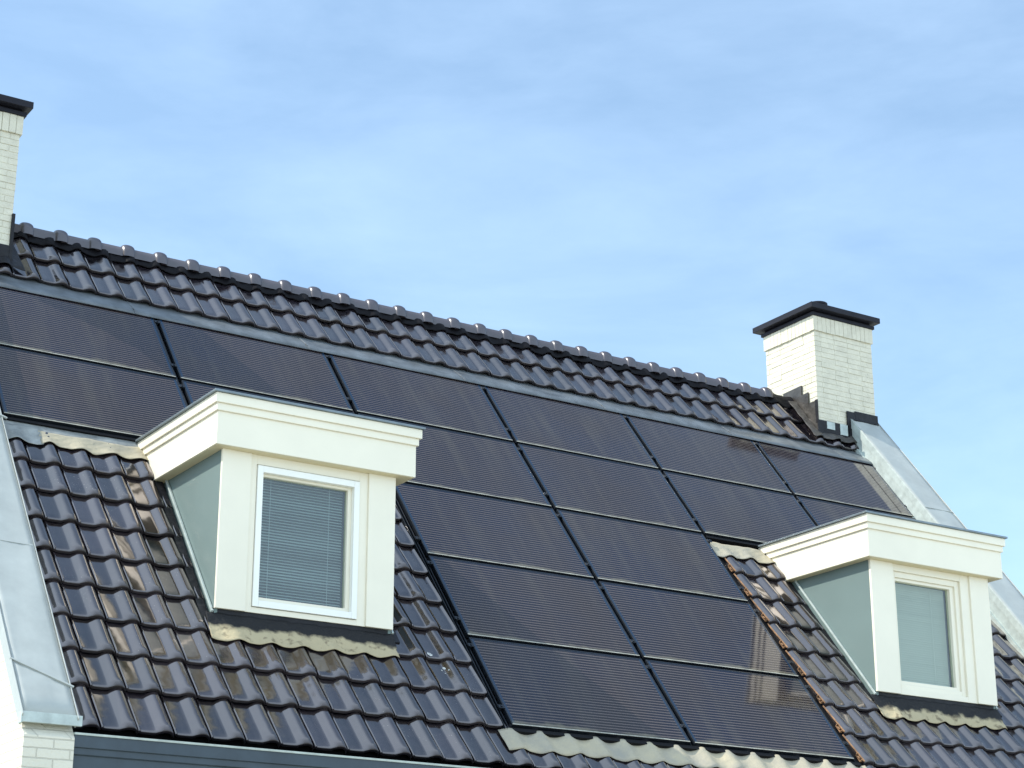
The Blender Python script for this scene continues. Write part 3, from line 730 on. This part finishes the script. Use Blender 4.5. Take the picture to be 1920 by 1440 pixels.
# ------------------------------------------------------------------ solar panels
PW, PH = 1.75, 1.0442
GAP_U, GAP_V = .044, .032
def make_panel():
    root = empty('solar_panel', (0, 0, 0))
    w, h = PW-GAP_U, PH-GAP_V; T = .034; F = .013
    b = MB(); b.box(-w/2, -w/2+F, -h/2, h/2, -T, 0); b.box(w/2-F, w/2, -h/2, h/2, -T, 0)
    b.box(-w/2+F, w/2-F, h/2-F, h/2, -T, 0)
    b.box(-w/2+F, w/2-F, -h/2, -h/2+F, -T, 0)
    o = b.build('panel_frame', ALU, root, bevel=.0012)
    b = MB(); b.box(-w/2+.004, w/2-.004, -h/2+.002, -h/2+.011, .0002, .0022); b.build('frame_dirt_edge', ALUE, root)
    b = MB(); b.box(-w/2+F, w/2-F, -h/2+F, h/2-F, -.008, -.0025); b.build('solar_cells', CELLS, root)
    return root
proto = make_panel()
def copy_tree(o):
    c = o.copy(); col.objects.link(c)
    for ch_ in [x for x in bpy.data.objects if x.parent == o]:
        d = ch_.copy(); col.objects.link(d); d.parent = c
    return c
ordn = ['first', 'second', 'third', 'fourth', 'fifth', 'sixth']
LAB = {(0, 0): 'black solar panel of the topmost row, cut by the left photo edge',
 (1, 0): 'black solar panel of the topmost row, above the left dormer roof',
 (2, 0): 'black solar panel of the topmost row, above and right of the left dormer',
 (3, 0): 'black solar panel, fourth from the left in the topmost row',
 (4, 0): 'black solar panel of the topmost row, second from the right parapet',
 (5, 0): 'black solar panel ending the topmost row, below the right chimney',
 (0, 1): 'black solar panel of the second row, left of the left dormer roof',
 (1, 1): 'black solar panel of the second row, mostly hidden behind the left dormer roof',
 (2, 1): 'black solar panel of the second row, just right of the left dormer fascia',
 (3, 1): 'black solar panel, fourth from the left in the second row',
 (4, 1): 'black solar panel of the second row, fifth from the left, beside the right dormer roof',
 (5, 1): 'black solar panel of the second row, mostly hidden behind the right dormer roof',
 (2, 2): 'left one of the two black solar panels in the third row',
 (3, 2): 'right one of the two black solar panels in the third row',
 (2, 3): 'left one of the two black solar panels in the fourth row',
 (3, 3): 'right one of the two black solar panels in the fourth row',
 (2, 4): 'left one of the two black solar panels in the lowest row',
 (3, 4): 'right one of the two black solar panels in the lowest row'}
first = True
for (c, r), lb in LAB.items():
    o = proto if first else copy_tree(proto); first = False
    u = (c-2+.5)*PW; v = (r+.5)*PH
    o.location = RP(u, v, random.uniform(-.001, .001)); o.rotation_euler = (TH+random.uniform(-.0012, .0012), random.uniform(-.0015, .0015), random.uniform(-.0004, .0004))
    tag(o, lb, 'solar panel', 'black solar panels on the roof')

# rails and clamps in the gaps between columns
def rail(c, v0, v1, rows, label):
    root = empty('mounting_rail', RP((c-2)*PW, (v0+v1)/2, -.03), (TH, 0, 0)); L_ = v1-v0
    b = MB(); b.box(-.008, .008, -L_/2, L_/2, -.012, .0); b.box(-.019, -.016, -L_/2, L_/2, -.012, .018)
    b.build('rail_bar', ALU, root)
    for r in rows:
        for q in (.115, .80):
            v = (r+q)*PH; y = (v0+v1)/2-v
            b = MB(); b.box(-.026, .026, y-.018, y+.018, .030, .036); b.box(-.010, .010, y-.014, y+.014, .0, .030); b.box(-.007, .007, y-.007, y+.007, .036, .043)
            b.build('clamp', ALU, root, bevel=.0015)
    tag(root, label, 'rail', 'rails between the solar panel columns')
rail(1, .07, 2.08, (0, 1), 'black rail with clamps between the two leftmost panel columns')
rail(2, .07, 5.22, range(5), 'black rail running down beside the left dormer along the lower panels')
rail(3, .07, 5.22, range(5), 'long black rail down the middle between the two lower panel columns')
rail(4, .07, 5.22, range(5), 'black rail ending beside the orange edged tiles left of the right dormer')
rail(5, .07, 2.08, (0, 1), 'black rail running down to the right dormer roof')
rail(6, .07, 2.08, (0, 1), 'black rail along the weathered zinc of the right parapet')
